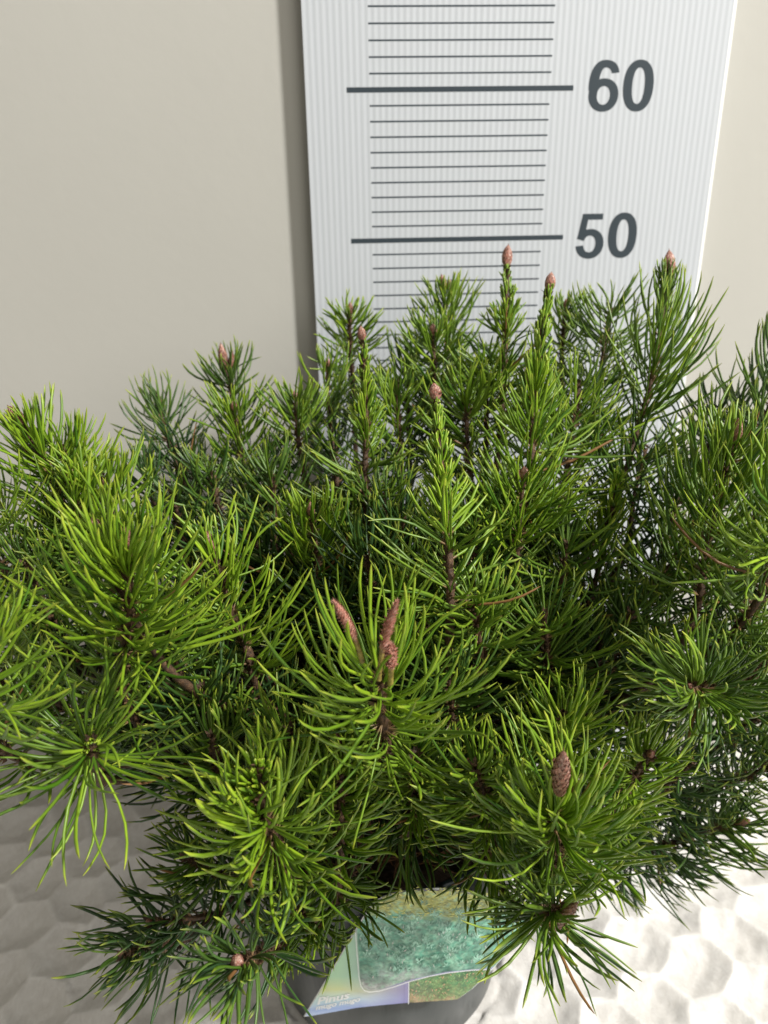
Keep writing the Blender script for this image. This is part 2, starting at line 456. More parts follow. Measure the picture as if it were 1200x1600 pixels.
def pr(v):
    us = np.linspace(829, 570, 260)
    lim = R_(v)-2
    if v < 1511: return lim
    for u in us:
        if pbot(u) >= v: return float(min(lim, u))
    return 577.0
M_PH1 = m_photo('print_blue_green_conifer', [(0.0, (0.62, 0.62, 0.14)), (0.16, (0.55, 0.60, 0.14)), (0.24, (0.12, 0.40, 0.28)), (0.60, (0.10, 0.36, 0.25)), (0.70, (0.28, 0.36, 0.33)), (0.8, (0.58, 0.60, 0.58))], 240.0, (0.34, 0.62, 0.44), 0.7)
M_PH2 = m_photo('print_green_orange_foliage', [(0.0, (0.05, 0.22, 0.08)), (0.70, (0.08, 0.28, 0.10)), (0.82, (0.16, 0.28, 0.10)), (0.9, (0.45, 0.30, 0.16))], 420.0, (0.36, 0.34, 0.14), 0.5)
patch('printed_photo', lambda v: pl(v), pr, 1391, 1546, 0.05, M_PH1, card)
def p2l(v):
    if v >= 1533: return 639.5
    for u in np.linspace(640, 772, 200):
        if pbot(u)+2.0 <= v: return float(u)
    return 770.0
patch('printed_photo', p2l, lambda v: max(R_(v)-2, p2l(v)+.3), 1513.5, 1565.5, 0.05, M_PH2, card, nu=30, nv=30)
def stroke_on_card(name, pts, w, lift):
    V = []; F = []
    for i, (u, v) in enumerate(pts):
        j = min(i, len(pts)-2); du = pts[j+1][0]-pts[j][0]; dv = pts[j+1][1]-pts[j][1]; L = math.hypot(du, dv)
        for s_ in (-1, 1):
            p = at_surf(u-dv/L*w*s_, v+du/L*w*s_, card_y); V.append(p-np.array([0, lift, -lift*.2]))
    F = [(2*i, 2*i+1, 2*i+3, 2*i+2) for i in range(len(pts)-1)]
    return make(name, V, F, M_CARD, card)
line = [(555.5, 1455), (558, 1490), (561, 1525), (564, 1538), (569, 1545), (577, 1547.5), (592, 1546), (615, 1539.5), (640, 1531), (670, 1523), (700, 1517.5), (735, 1513.5), (768, 1512)]
stroke_on_card('white_border', line, 0.55, 0.13)
stroke_on_card('white_border', [(638.5, 1532), (638.3, 1548), (638, 1566)], 0.55, 0.135)
def m_print():
    k = NT('print_ink'); a = k.n('ShaderNodeAttribute', attribute_name='ink')
    k.l(a.outputs['Color'], k.b.inputs['Base Color']); k.set(Roughness=0.2, Specular_IOR_Level=0.6); return k.m
M_PRINT = m_print()
def printed_foliage(items, lift0):
    '''the foliage of a printed picture: many small brush-like marks of ink, each laid just over the last'''
    V, F, C = [], [], []
    items.sort(key=lambda q: q[1])
    for i, (u, v, ang, L, w, c) in enumerate(items):
        du, dv = math.cos(ang), math.sin(ang); lf = lift0+i*0.000018
        for (a, b) in ((0, -.5), (.5, -.8), (1, 0), (.5, .8)):
            p = at_surf(u+du*L*a-dv*w*b, v+dv*L*a+du*w*b, card_y)
            V.append(p-np.array([0, lf, -lf*.2])); C.append((*c, 1))
        F.append((4*i, 4*i+1, 4*i+2, 4*i+3))
    o = make('printed_foliage', V, F, M_PRINT, card, smooth=False)
    ca = o.data.attributes.new('ink', 'FLOAT_COLOR', 'POINT'); ca.data.foreach_set('color', np.array(C, dtype=np.float32).ravel())
    return o
def lerp3(a, b, t): return tuple(a[i]+(b[i]-a[i])*t for i in range(3))
pick = random.Random(3); it = []
for _ in range(420):
    u = pick.uniform(585, 770); v = pick.uniform(1394, 1440)
    if not (pl(v)+6 < u < pr(v)-8): continue
    t = pick.random(); c = lerp3((.14, .17, .05), (.72, .72, .20), t)
    it.append((u, v-8, pick.uniform(-.5, .45), pick.uniform(4, 9), pick.uniform(.6, 1.2), c))
for _ in range(190):
    u = pick.uniform(556, 815); top = 1438-14*math.exp(-((u-664)/22)**2)-8*math.sin(u*.05)**2-0.06*(u-560)
    v = pick.uniform(top, 1532)
    base = pick.uniform(0, 1)**1.3
    for q in range(13):
        uu = u+pick.uniform(-5, 5); vv = v+pick.uniform(-3, 3); ang = -math.pi/2+pick.uniform(-1.15, 1.15); L = pick.uniform(4, 9)
        eu, ev = uu+math.cos(ang)*L, vv+math.sin(ang)*L
        if not (1393 < ev < 1530 and pl(ev)+2.5 < eu < pr(ev)-3 and pl(vv)+2.5 < uu < pr(vv)-3 and vv < pbot(uu)-(9 if uu > 650 else 14)): continue
        t = min(1, max(0, base*.7+pick.uniform(-.15, .35)))
        c = lerp3((.05, .15, .11), (.40, .72, .56), t)
        if pick.random() < .03: c = (.55, .55, .52)
        it.append((uu, vv, ang, L, pick.uniform(.5, 1.0), c))
printed_foliage(it, 0.06)
it = []
for _ in range(420):
    u = pick.uniform(641, 765); v = pick.uniform(1516, 1564); ang = -math.pi/2+pick.uniform(-1.2, 1.2); L = pick.uniform(3, 7)
    eu, ev = u+math.cos(ang)*L, v+math.sin(ang)*L
    if not (1515 < ev < 1564 and ev > pbot(eu)+3 and eu < R_(ev)-3 and u < R_(v)-3 and v > pbot(u)+3 and min(u, eu) > 641): continue
    c = lerp3((.06, .16, .05), (.38, .60, .24), pick.random())
    if pick.random() < .12*(1+math.sin(u*.12)): c = (.72, .42, .26)
    it.append((u, v, ang, L, pick.uniform(.5, .9), c))
printed_foliage(it, 0.06)
def words(text, u0, v0, ex, ey, up, shear, lift):
    cu = bpy.data.curves.new('lettering', 'FONT'); cu.body = text; cu.size = 1.0; cu.offset = 0.028
    t = bpy.data.objects.new('lettering_source', cu); COL.objects.link(t)
    dg = bpy.context.evaluated_depsgraph_get(); me = t.evaluated_get(dg).to_mesh()
    pts = [tuple(v.co) for v in me.vertices]; F = [tuple(p.vertices) for p in me.polygons]
    wmax = max(p[0] for p in pts)
    V = []
    for x, y, _ in pts:
        f = x/wmax
        V.append(at_surf(u0+ex*f+shear*y, v0+ey*f-up*y, card_y)-np.array([0, lift, -lift*.2]))
    bpy.data.objects.remove(t)
    o = make('lettering', V, F, M_CARD, card, smooth=False); o['label'] = 'white word %s' % text
words('Pinus', 495, 1568.5, 50, -10, 15.5, 4, 0.06)
words('mugo mugo', 493, 1577, 69, -14, 10.5, 3, 0.06)

# ------------------------------------------------------------------ the pine
pine = empty('dwarf_pine', (PX, PY, 15.6), 'bushy green dwarf pine with reddish brown buds, growing in the dark pot', 'pine')
def nrm(a): return a/np.maximum(np.linalg.norm(a, axis=-1, keepdims=True), 1e-9)
def bez(p0, p1, p2, p3, n):
    t = np.linspace(0, 1, n)[:, None]
    return (1-t)**3*p0+3*(1-t)**2*t*p1+3*(1-t)*t*t*p2+t**3*p3
def resample(P, step):
    d = np.concatenate([[0], np.cumsum(np.linalg.norm(np.diff(P, axis=0), axis=1))])
    n = max(3, int(d[-1]/step)+1); s = np.linspace(0, d[-1], n)
    return np.stack([np.interp(s, d, P[:, i]) for i in range(3)], -1), s
def tube(P, rad, k=8, wob=0.0, cap=True):
    n = len(P); T = nrm(np.gradient(P, axis=0))
    ref = np.array([0.31, 0.87, 0.2]); N = nrm(np.cross(T, ref)); B = np.cross(T, N)
    a = np.linspace(0, 2*np.pi, k, endpoint=False)
    r = np.asarray(rad)[:, None]*(1+wob*rng.standard_normal((n, k)))
    V = P[:, None, :]+r[..., None]*(np.cos(a)[None, :, None]*N[:, None, :]+np.sin(a)[None, :, None]*B[:, None, :])
    ii = np.arange(n*k).reshape(n, k)
    F = np.stack([ii[:-1], np.roll(ii[:-1], -1, 1), np.roll(ii[1:], -1, 1), ii[1:]], -1).reshape(-1, 4)
    return V.reshape(-1, 3), F, T, N, B

def flakes(P, T, count, rad, size, out=0.5):
    """small papery bark / bud scales standing off an axis; quads"""
    n = len(P); i = rng.integers(0, n, count); f = rng.uniform(0, 2*np.pi, count)
    t = T[i]; N = nrm(np.cross(t, rng.standard_normal((count, 3)))); side = np.cross(t, N)
    base = P[i]+N*np.asarray(rad)[i][:, None]*0.85
    L = (size*rng.uniform(.6, 1.4, count))[:, None]; w = L*0.28
    d = nrm(t+N*out*rng.uniform(.5, 1.6, count)[:, None])
    V = np.stack([base-side*w, base+d*L*0.55-side*w*0.8, base+d*L+N*L*0.12, base+d*L*0.5+side*w], 1).reshape(-1, 3)
    F = np.arange(count*4).reshape(-1, 4)
    return V, F

SEG = 7
PROF = np.array([0.62, 0.82, 0.98, 1.0, 0.98, 0.92, 0.74, 0.16])
TT = np.array([0, .10, .26, .44, .62, .78, .92, 1.0])
def needles(base, T, N, ang, curl, bend, L, rad, up, k=5):
    """vectorised: every needle a tapered, slightly flattened tube of its own"""
    n = len(base); B = np.cross(T, N)
    pts = [base]; dirs = []
    kink = rng.standard_normal(n)*0.18; kpos = rng.uniform(.3, .8, n); wv = rng.normal(0, .16, n); wp = rng.uniform(0, 6.28, n)
    for s_ in range(SEG+1):
        t = TT[s_]
        a = ang-curl*t+wv*np.sin(4.5*t+wp); b = bend*t*t*1.2 + kink*np.clip((t-kpos)*5, 0, 1)
        d = np.cos(a)[:, None]*T+np.sin(a)[:, None]*N+np.sin(b)[:, None]*B
        d = d+up[:, None]*t*np.array([0, 0, 1.0])
        dirs.append(nrm(d))
    for s_ in range(SEG):
        pts.append(pts[-1]+0.5*(dirs[s_]+dirs[s_+1])*(L*(TT[s_+1]-TT[s_]))[:, None])
    Pn = np.stack(pts, 1); D = np.stack(dirs, 1)
    ref = nrm(B+0.6*rng.standard_normal((n, 3)))
    X = nrm(np.cross(D, ref[:, None, :])); Y = np.cross(D, X)
    tw = rng.uniform(-.8, .8, n)[:, None]*TT[None, :]
    X, Y = X*np.cos(tw)[..., None]+Y*np.sin(tw)[..., None], Y*np.cos(tw)[..., None]-X*np.sin(tw)[..., None]
    a = np.linspace(0, 2*np.pi, k, endpoint=False)
    r = (rad[:, None]*PROF[None, :])
    V = Pn[:, :, None, :]+r[..., None, None]*(np.cos(a)[None, None, :, None]*X[:, :, None, :]+0.62*np.sin(a)[None, None, :, None]*Y[:, :, None, :])
    m = SEG+1
    idx_ = np.arange(n*m*k).reshape(n, m, k)
    F = np.stack([idx_[:, :-1], np.roll(idx_[:, :-1], -1, 2), np.roll(idx_[:, 1:], -1, 2), idx_[:, 1:]], -1).reshape(-1, 4)
    along = np.broadcast_to(TT[None, :, None], (n, m, k)).ravel()
    return V.reshape(-1, 3), F, along, m*k

def bud_mesh(base, d, L, R, kind, parent):
    """pointed winter bud: a tapering core under spirally set overlapping scales.
    'candle' is an elongating one: scaly head on an olive stalk"""
    d = d/np.linalg.norm(d)
    n = 14; t = np.linspace(0, 1, n)
    bendv = nrm(np.cross(d, rng.standard_normal(3)))*0.10*L
    if kind == 'candle': bendv = bendv*1.4
    P = base+d*(t[:, None]*L)+bendv*(t[:, None]**2)
    if kind == 'candle': prof = np.interp(t, [0, .35, .45, .7, .9, 1], [.72, .70, .95, 1.0, .72, .08])*R
    else: prof = np.interp(t, [0, .15, .4, .65, .85, 1], [.62, .86, 1.0, .88, .48, .05])*R
    V, F, T, N, B = tube(P, prof, 10)
    along = np.repeat(t, 10); tone = np.zeros(len(V))
    if kind == 'candle': tone = np.clip((0.44-along)/0.08, 0, 1)
    vary = rng.uniform(.2, .8, len(V))
    s0 = 0.40 if kind == 'candle' else 0.0
    ns = int(190 if kind == 'candle' else 110)
    q = np.arange(ns); st = s0+(0.97-s0)*(q+.5)/ns; phi = q*2.39996
    ip = np.stack([np.interp(st, t, P[:, i]) for i in range(3)], -1); rr = np.interp(st, t, prof)
    iN = nrm(np.stack([np.interp(st, t, N[:, i]) for i in range(3)], -1)); iT = nrm(np.stack([np.interp(st, t, T[:, i]) for i in range(3)], -1)); iB = np.cross(iT, iN)
    o = np.cos(phi)[:, None]*iN+np.sin(phi)[:, None]*iB; sd = np.cross(iT, o)
    ls = (L*(0.065 if kind == 'candle' else 0.17)); w = np.minimum(rr*0.5, ls*.5)[:, None]
    b0 = ip+o*(rr*0.97)[:, None]; lift = 0.06 if kind != 'candle' else 0.50
    slope = np.interp(st, t, np.gradient(prof, t*L))[:, None]
    dd = nrm(iT+o*slope)
    SV = np.stack([b0-sd*w, b0+dd*ls*.6-sd*w*.7+o*R*.10, b0+dd*ls+o*R*(lift*rng.uniform(.6, 2.2, ns)[:, None]), b0+dd*ls*.6+sd*w*.7+o*R*.10, b0+sd*w], 1)
    SF = []
    nb = len(V)
    for i in range(ns):
        z = nb+5*i; SF.append((z, z+1, z+2, z+3)); SF.append((z, z+3, z+4, z+4))
    # split the two facets of a scale into a quad and a thin quad
    SF4 = np.array([(nb+5*i, nb+5*i+1, nb+5*i+2, nb+5*i+3) for i in range(ns)])
    SF3 = np.array([(nb+5*i, nb+5*i+3, nb+5*i+4) for i in range(ns)])
    faces = [tuple(f) for f in F]+[tuple(f) for f in SF4]+[tuple(f) for f in SF3]
    faces.append(tuple(range(nb-10, nb)))
    V = np.concatenate([V, SV.reshape(-1, 3)])
    along = np.concatenate([along, np.tile([0, .6, 1, .6, 0], ns)]); tone = np.concatenate([tone, np.zeros(5*ns)])
    vary = np.concatenate([vary, np.repeat(rng.uniform(0, 1, ns), 5)]); vary = np.clip(vary*.6+.5, 0, 1) if kind == 'candle' else vary*.8
    return make('bud', V, faces, M_BUD, parent, smooth=False, attrs={'along': along, 'tone': tone, 'vary': vary})

STY = {  # base angle, tip angle, curl, length profile (s 0 base..1 tip), count per cm, upward growth
    'open':    dict(a0=80, a1=46, curl=32, lp=([0, .5, .8, .92, 1], [1, 1, .84, .60, .36]), dens=26, bend=.36, up=.20),
    'tall':    dict(a0=66, a1=30, curl=26, lp=([0, .45, .75, .9, 1], [1, 1, .62, .36, .22]), dens=26, bend=.26, up=.12),
    'candle':  dict(a0=46, a1=15, curl=14, lp=([0, .25, .45, .7, 1], [.85, .54, .38, .25, .14]), dens=34, bend=.14, up=.06),
    'rosette': dict(a0=98, a1=26, curl=34, lp=([0, .5, 1], [1.0, 1.0, .80]), dens=44, bend=.42, up=.42),
}
def shoot(tip, base, nl, sty='open', buds=(('bud', .95, .24),), fol=None, tone=0.2, dens=1.0, rad=0.080, root=None, old=5.0, wood=0.16, oldd=0.5, up=None, a0=None, a1=None, bag=None):
    tip = np.array(tip, float); base = np.array(base, float); S = STY[sty]
    ax = tip-base; La = np.linalg.norm(ax); axd = ax/La
    if root is None:
        g = rng.uniform(.1, .8); root = np.array([PX+rng.uniform(-.8, .8), PY+rng.uniform(-.8, .8), 17.5+8.0*g])
    S = dict(S); S['curl'] = S['curl']*rng.uniform(.6, 1.35); S['a0'] = S['a0']*rng.uniform(.88, 1.08)
    if up is not None: S['up'] = up
    if a0 is not None: S['a0'] = a0
    if a1 is not None: S['a1'] = a1
    rad *= float(np.interp(tip[1], [22, 27, 45], [1.06, .97, .90]))
    D = np.linalg.norm(base-root)
    outd = nrm(np.array([base[0]-root[0], base[1]-root[1], 0.25*D]))
    path1 = bez(root, root+outd*D*.33, base-axd*D*.36, base, 18)
    side = nrm(np.cross(axd, rng.standard_normal(3)))*La*0.05
    path2 = bez(base, base+ax*.33+side, base+ax*.66+side*.6, tip, 10)
    P, s = resample(np.concatenate([path1, path2[1:]]), 0.32)
    tot = s[-1]; fol = fol or La
    rad_w = np.interp(s, [0, tot*.4, max(tot-fol, tot*.5), tot], [wood*2.0, wood*1.5, wood*1.05, wood*.62])
    V, F, T, N, B = tube(P, rad_w, 8, 0.10)
    m = np.where(s > tot-fol-old)[0]
    nfl = int(len(m)*5.0)
    Pm, Tm, Rm = P[m], T[m], rad_w[m]
    FV, FF = flakes(Pm, Tm, nfl, Rm, 0.30, .8)
    wv_, wf_ = np.concatenate([V, FV]), np.concatenate([F, FF+len(V)])
    br = None if bag is not None else make('branch', wv_, wf_, M_BARK, pine, attrs={'along': np.zeros(len(wv_))})
    # fascicle positions: current growth, then sparser old wood below it
    nf = int(fol*S['dens']*dens/2); no = int(old*S['dens']*dens*oldd/2)
    sf = np.sort(rng.uniform(0, 1, nf))**0.92
    pos = np.concatenate([tot-fol+sf*fol*0.985, tot-fol-rng.uniform(0, 1, no)*old])
    pos = np.clip(pos, tot*.12, tot)
    isold = np.concatenate([np.zeros(nf), np.ones(no)])
    rel = np.concatenate([sf, np.zeros(no)])
    n = len(pos); phi = np.arange(n)*2.39996+rng.normal(0, .5, n)
    gp, gs = rng.uniform(0, 6.28), rng.uniform(3, 9)       # uneven cover: thinner on one side and in patches
    keep = rng.uniform(0, 1, n) < 1.06-0.34*(0.5+0.5*np.cos(phi-gp+pos*.6))-0.22*(0.5+0.5*np.sin(pos*gs))*(rel < .8)
    pos, isold, rel, phi = pos[keep], isold[keep], rel[keep], phi[keep]; n = len(pos)
    a = np.radians(np.where(isold > 0, rng.uniform(55, 82, n), S['a0']+(S['a1']-S['a0'])*rel**.85)+rng.normal(0, 7, n))
    Ln = nl*1.10*np.interp(rel, *S['lp'])*rng.uniform(.74, 1.10, n)
    if sty == 'candle': Ln = np.where(isold > 0, nl*rng.uniform(1.0, 1.35, n), Ln)
    curl = np.radians(S['curl']+rng.normal(0, 9, n)); bend = rng.normal(0, S['bend'], n)
    # pairs
    rep = lambda x: np.repeat(x, 2, axis=0)
    N2 = 2*n
    pos, phi, a, Ln, curl, bend, isold2, rel2 = map(rep, (pos, phi, a, Ln, curl, bend, isold, rel))
    alt = np.tile([-1, 1], n)
    phi = phi+alt*rng.uniform(.02, .16, N2); a = np.clip(a+alt*rng.uniform(.0, .10, N2), .05, 2.2); Ln = Ln*rng.uniform(.95, 1.03, N2); bend = bend+alt*rng.uniform(0, .12, N2)
    stray = rng.uniform(0, 1, N2) < 0.05
    bend = np.where(stray, bend+rng.normal(0, 1.1, N2), bend); curl = np.where(stray, curl*rng.uniform(-1, 2.5, N2), curl)
    bp = np.stack([np.interp(pos, s, P[:, i]) for i in range(3)], -1)
    bt = nrm(np.stack([np.interp(pos, s, T[:, i]) for i in range(3)], -1)); bn = nrm(np.stack([np.interp(pos, s, N[:, i]) for i in range(3)], -1)); bb = np.cross(bt, bn)
    o = np.cos(phi)[:, None]*bn+np.sin(phi)[:, None]*bb
    bp = bp+o*np.interp(pos, s, rad_w)[:, None]*.8
    rn = rad*rng.uniform(.82, 1.12, N2)*np.where(Ln < nl*.45, .85, 1.0)
    V, F, along, per = needles(bp, bt, o, a, curl, bend, Ln, rn, S['up']+0.05*rng.standard_normal(N2))
    vary = np.repeat(np.clip(rng.normal(.5, .24, N2), 0, 1), per)
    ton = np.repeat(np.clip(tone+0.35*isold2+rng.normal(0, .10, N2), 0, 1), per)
    dead = np.repeat((rng.uniform(0, 1, N2) < 0.003+0.008*isold2).astype(float), per)
    if bag is not None:
        bag.append((wv_, wf_, V, F, along, vary, ton, dead)); return None
    make('needles', V, F, M_NEEDLE, br, attrs={'dead': dead, 'along': along, 'vary': vary, 'tone': ton})
    for (kind, bl, brd, *off) in buds:
        d = T[-1].copy(); st = tip-d*0.05
        if off:
            w = RGT*off[0]+UPV*off[1]
            st = st+w*off[2]; d = nrm(d+w*0.9*(off[3] if len(off) > 3 else .4))
        bud_mesh(st, d, bl, brd*1.05, kind, br)
    return br

def pix(tu, tv, ty, bu, bv, by_, *a, **k): return shoot(at(tu, tv, ty), at(bu, bv, by_), *a, **k)
B1 = (('bud', .9, .24),); SB = (('bud', .6, .17),); NB = ()
# tall shoots at the back, in front of the ruler
pix(547, 490, 53, 550, 575, 54, 2.9, 'open', (('bud', .8, .18),), tone=.25)
pix(352, 575, 51, 366, 660, 51, 3.3, 'open', (('bud', 1.6, .27), ('bud', 1.2, .17, 1, 0, .35, .3)), tone=.7)  # darker needle tone carries the shadow of neighbouring shoots
pix(250, 640, 49, 268, 700, 47, 3.6, 'open', (('bud', 1.8, .22),), tone=.7)  # shadow of neighbouring shoots put into the needle tone here too
pix(566, 530, 43, 570, 730, 41, 3.2, 'candle', (('bud', .75, .22),), tone=.15)
pix(693, 452, 53, 700, 580, 52, 4.0, 'tall', (('bud', 1.0, .2), ('bud', .7, .15, 1, 0, .25, .3)), tone=.4)
pix(677, 524, 48, 682, 620, 47, 3.4, 'open', (('bud', .75, .22),), tone=.3)
pix(792, 413, 48, 789, 545, 46, 2.9, 'candle', (('bud', 1.2, .28),), tone=.22)
pix(858, 452, 42, 832, 700, 39, 4.0, 'candle', (('bud', .95, .25),), tone=.10, dens=1.2)
pix(1044, 430, 45, 990, 690, 42, 5.0, 'tall', (('bud', 1.5, .30),), tone=.42, dens=.8, a1=20)
pix(681, 622, 34, 700, 850, 31, 3.2, 'candle', (('bud', .72, .25),), tone=.0, dens=1.15, wood=.17, old=3)
pix(818, 748, 37, 806, 900, 36, 4.4, 'open', (('bud', .7, .24), ('bud', .5, .18, -1, 0, .2, .3)), tone=.15)
pix(884, 480, 52, 878, 600, 51, 3.0, 'open', SB, tone=.4)
pix(462, 625, 46, 474, 730, 44, 3.4, 'open', SB, tone=.35)
pix(512, 572, 51, 516, 660, 50, 3.2, 'open', SB, tone=.45)
pix(486, 805, 38, 495, 910, 38, 3.9, 'open', (('bud', .8, .2),), tone=.2)
pix(366, 640, 46, 376, 740, 45, 3.4, 'open', SB, tone=.3)
pix(965, 740, 38, 935, 890, 38, 4.5, 'candle', NB, tone=.1)
pix(955, 480, 50, 935, 610, 47, 4.0, 'open', NB, tone=.5)
pix(760, 560, 47, 760, 690, 45, 4.0, 'open', NB, tone=.3)
pix(620, 600, 47, 625, 720, 44, 3.6, 'open', NB, tone=.35)
pix(730, 610, 44, 735, 740, 42, 4.0, 'open', NB, tone=.25)
pix(905, 600, 44, 880, 760, 41, 4.6, 'open', NB, tone=.25)
# right side
pix(1148, 690, 35, 1095, 930, 34, 5.2, 'open', (('bud', 1.2, .24),), tone=.3, wood=.18)
pix(1232, 560, 42, 1180, 690, 42, 4.6, 'open', NB, tone=.7)
pix(1240, 760, 29, 1200, 900, 31, 4.6, 'open', NB, tone=.1)
pix(1078, 1072, 27, 1130, 1085, 33, 4.0, 'rosette', (('bud', .35, .12),), tone=.42, fol=2.2, old=7)
pix(1215, 1010, 31, 1150, 1080, 35, 4.3, 'open', NB, tone=.55)
pix(1155, 1285, 34, 1010, 1335, 38, 4.6, 'open', (('bud', .8, .18),), tone=.72, old=7)
pix(1225, 1190, 33, 1110, 1230, 37, 4.4, 'open', NB, tone=.7)
pix(1015, 1180, 28, 965, 1260, 31, 3.6, 'open', (('bud', .55, .18),), tone=.15)
pix(1060, 860, 38, 1010, 960, 38, 4.4, 'open', NB, tone=.5)
pix(1120, 1010, 39, 1050, 1080, 40, 4.4, 'open', NB, tone=.6)
# left side
pix(34, 662, 39, 100, 790, 39, 4.3, 'tall', (('bud', 1.1, .28),), tone=.12)
pix(112, 752, 37, 132, 850, 37, 3.6, 'tall', (('bud', .75, .24),), tone=.12)
pix(152, 826, 29, 188, 920, 28.5, 3.0, 'candle', (('bud', .55, .2),), tone=.0, fol=2.6, old=3, dens=.8)
pix(196, 835, 27.5, 196, 900, 28, 2.0, 'candle', (('bud', .4, .16),), tone=.0, fol=1.6, old=2)
pix(200, 862, 27.5, 190, 1040, 28.5, 5.2, 'open', (('candle', .9, .15),), tone=.08, dens=1.35, wood=.17, old=4, up=.3, a0=84, a1=30)
pix(332, 860, 33, 352, 930, 32.5, 4.2, 'tall', (('bud', 1.0, .24),), tone=.1, old=1)
pix(352, 925, 32.5, 392, 1050, 32, 4.2, 'open', NB, tone=.12, wood=.15)
pix(140, 1168, 24.5, 160, 1212, 28.5, 4.7, 'rosette', (('bud', .30, .14),), tone=.30, fol=2.2, dens=.85, old=4, wood=.16, oldd=.3, up=.04, a0=98, a1=36)
pix(143, 1158, 24.2, 146, 1180, 24.8, .8, 'candle', NB, tone=.0, fol=.9, old=.3, dens=2.2, root=at(160, 1212, 28.5))
pix(-40, 800, 36, 10, 900, 37, 4.6, 'open', NB, tone=.3)
pix(-60, 960, 30, -10, 1050, 32, 4.6, 'open', NB, tone=.15)
pix(-48, 1020, 23.5, -30, 1120, 25, 4.2, 'open', NB, tone=.05)
pix(80, 960, 36, 120, 1050, 37, 4.4, 'open', NB, tone=.6)
pix(60, 1080, 33, 130, 1120, 35, 4.4, 'open', NB, tone=.5)
# denser growth between the named shoots
for (tu, tv, ty, bu, bv, by_, nl, tn) in [
    (300, 716, 47, 312, 800, 45, 3.4, .45), (412, 705, 45, 414, 790, 44, 3.3, .45), (330, 735, 43, 345, 840, 42, 3.5, .4),
    (228, 735, 45, 250, 820, 44, 3.4, .55), (425, 740, 42, 430, 850, 41, 3.6, .4), (270, 770, 42, 290, 880, 41, 3.6, .45),
    (520, 690, 45, 525, 800, 43, 3.5, .5), (600, 770, 40, 602, 880, 39, 3.7, .35), (640, 560, 49, 640, 680, 47, 3.4, .4),
    (745, 820, 36, 742, 930, 37, 3.9, .35), (885, 850, 36, 860, 960, 37, 4.2, .3), (985, 960, 34, 950, 1060, 36, 4.2, .45),
    (1010, 700, 42, 985, 830, 41, 4.4, .35), (1065, 760, 40, 1030, 880, 40, 4.4, .45), (1180, 900, 36, 1140, 1010, 37, 4.4, .55),
    (1185, 1120, 35, 1120, 1170, 38, 4.4, .65), (1085, 1190, 33, 1020, 1250, 36, 4.3, .6), (1120, 640, 44, 1100, 760, 43, 4.2, .6),
    (1075, 1310, 36, 1000, 1330, 39, 4.3, .75), (940, 1000, 34, 920, 1100, 35, 4.0, .5), (1190, 790, 38, 1160, 890, 38, 4.4, .5),
    (960, 1300, 32, 915, 1320, 36, 4.0, .5), (700, 1060, 29, 705, 1170, 31, 3.8, .45), (80, 820, 38, 110, 930, 38, 4.0, .3),
    (40, 880, 35, 80, 980, 36, 4.2, .35), (260, 960, 33, 280, 1070, 34, 4.0, .4), (220, 1100, 31, 260, 1190, 33, 4.0, .55), (262, 985, 30, 285, 1090, 31, 4.0, .3), (315, 1075, 29.5, 335, 1170, 31, 4.0, .5)]:
    pix(tu, tv, ty, bu, bv, by_, nl*1.08, 'open', NB, tone=min(1, tn+.32), dens=.72, old=4)  # tone raised to put shade between the shoots into the colour
# front
cb = at(594, 1065, 24.5)
pix(594, 1052, 24.6, 600, 1130, 25.8, 5.2, 'rosette', NB, tone=.02, fol=2.4, dens=.85, old=4, wood=.20, oldd=.45, up=.18, a0=74, a1=34)
pix(406, 1262, 23, 452, 1370, 26, 4.3, 'rosette', NB, tone=.12, fol=3.8, dens=.95, old=3, wood=.22, up=.3)
pix(405, 1196, 22.6, 410, 1262, 23.4, 2.0, 'candle', NB, tone=.0, fol=1.6, old=.5, dens=1.2, root=at(406, 1262, 23))
pix(527, 1160, 26.5, 526, 1390, 27.5, 3.5, 'open', SB, tone=.18, dens=1.15, wood=.22)
pix(866, 1258, 22.8, 868, 1345, 25, 4.8, 'rosette', (), tone=.08, fol=2.9, dens=1.15, old=5, up=.45)
pix(872, 1420, 22.5, 835, 1435, 26, 3.8, 'rosette', (), tone=.45, fol=1.9, dens=.8, old=4, oldd=.3, up=.0, a0=110)
pix(372, 1502, 22.0, 430, 1480, 25.5, 3.5, 'rosette', (('bud', .35, .26),), tone=.72, fol=2.2, dens=.75, old=4, oldd=.3, up=-.1)
pix(235, 1440, 27, 360, 1420, 30, 4.6, 'open', (('bud', .3, .14),), tone=.95, dens=.6, old=3, up=-.05)
pix(195, 1492, 26, 270, 1475, 29, 4.0, 'open', NB, tone=.9, dens=.7, old=2, up=-.15)
pix(742, 1200, 25, 770, 1330, 28, 4.2, 'open', NB, tone=.30)
pix(650, 1180, 26.5, 640, 1290, 29, 4.0, 'open', NB, tone=.30)
pix(880, 1110, 28, 870, 1230, 30, 3.8, 'open', NB, tone=.15)
pix(330, 1150, 28, 360, 1260, 30, 3.8, 'open', NB, tone=.45)
pix(455, 1140, 28, 470, 1250, 30, 3.8, 'open', NB, tone=.40)
pix(290, 1340, 27, 370, 1370, 30, 3.6, 'open', NB, tone=.7)
pix(455, 1420, 25.5, 500, 1440, 29, 3.0, 'open', NB, tone=.35, old=1)
pix(415, 1475, 26.5, 455, 1440, 29, 2.5, 'open', NB, tone=.6, old=1, up=-.1)
pix(96, 700, 40, 118, 800, 40, 3.6, 'open', NB, tone=.15)
pix(160, 745, 38, 172, 850, 38, 3.8, 'open', NB, tone=.2)
pix(860, 1330, 26, 850, 1380, 29, 3.2, 'open', NB, tone=.25)
pix(735, 940, 30, 750, 1060, 32, 3.8, 'open', NB, tone=.45)
pix(640, 900, 33, 650, 1010, 34, 3.8, 'open', NB, tone=.45)
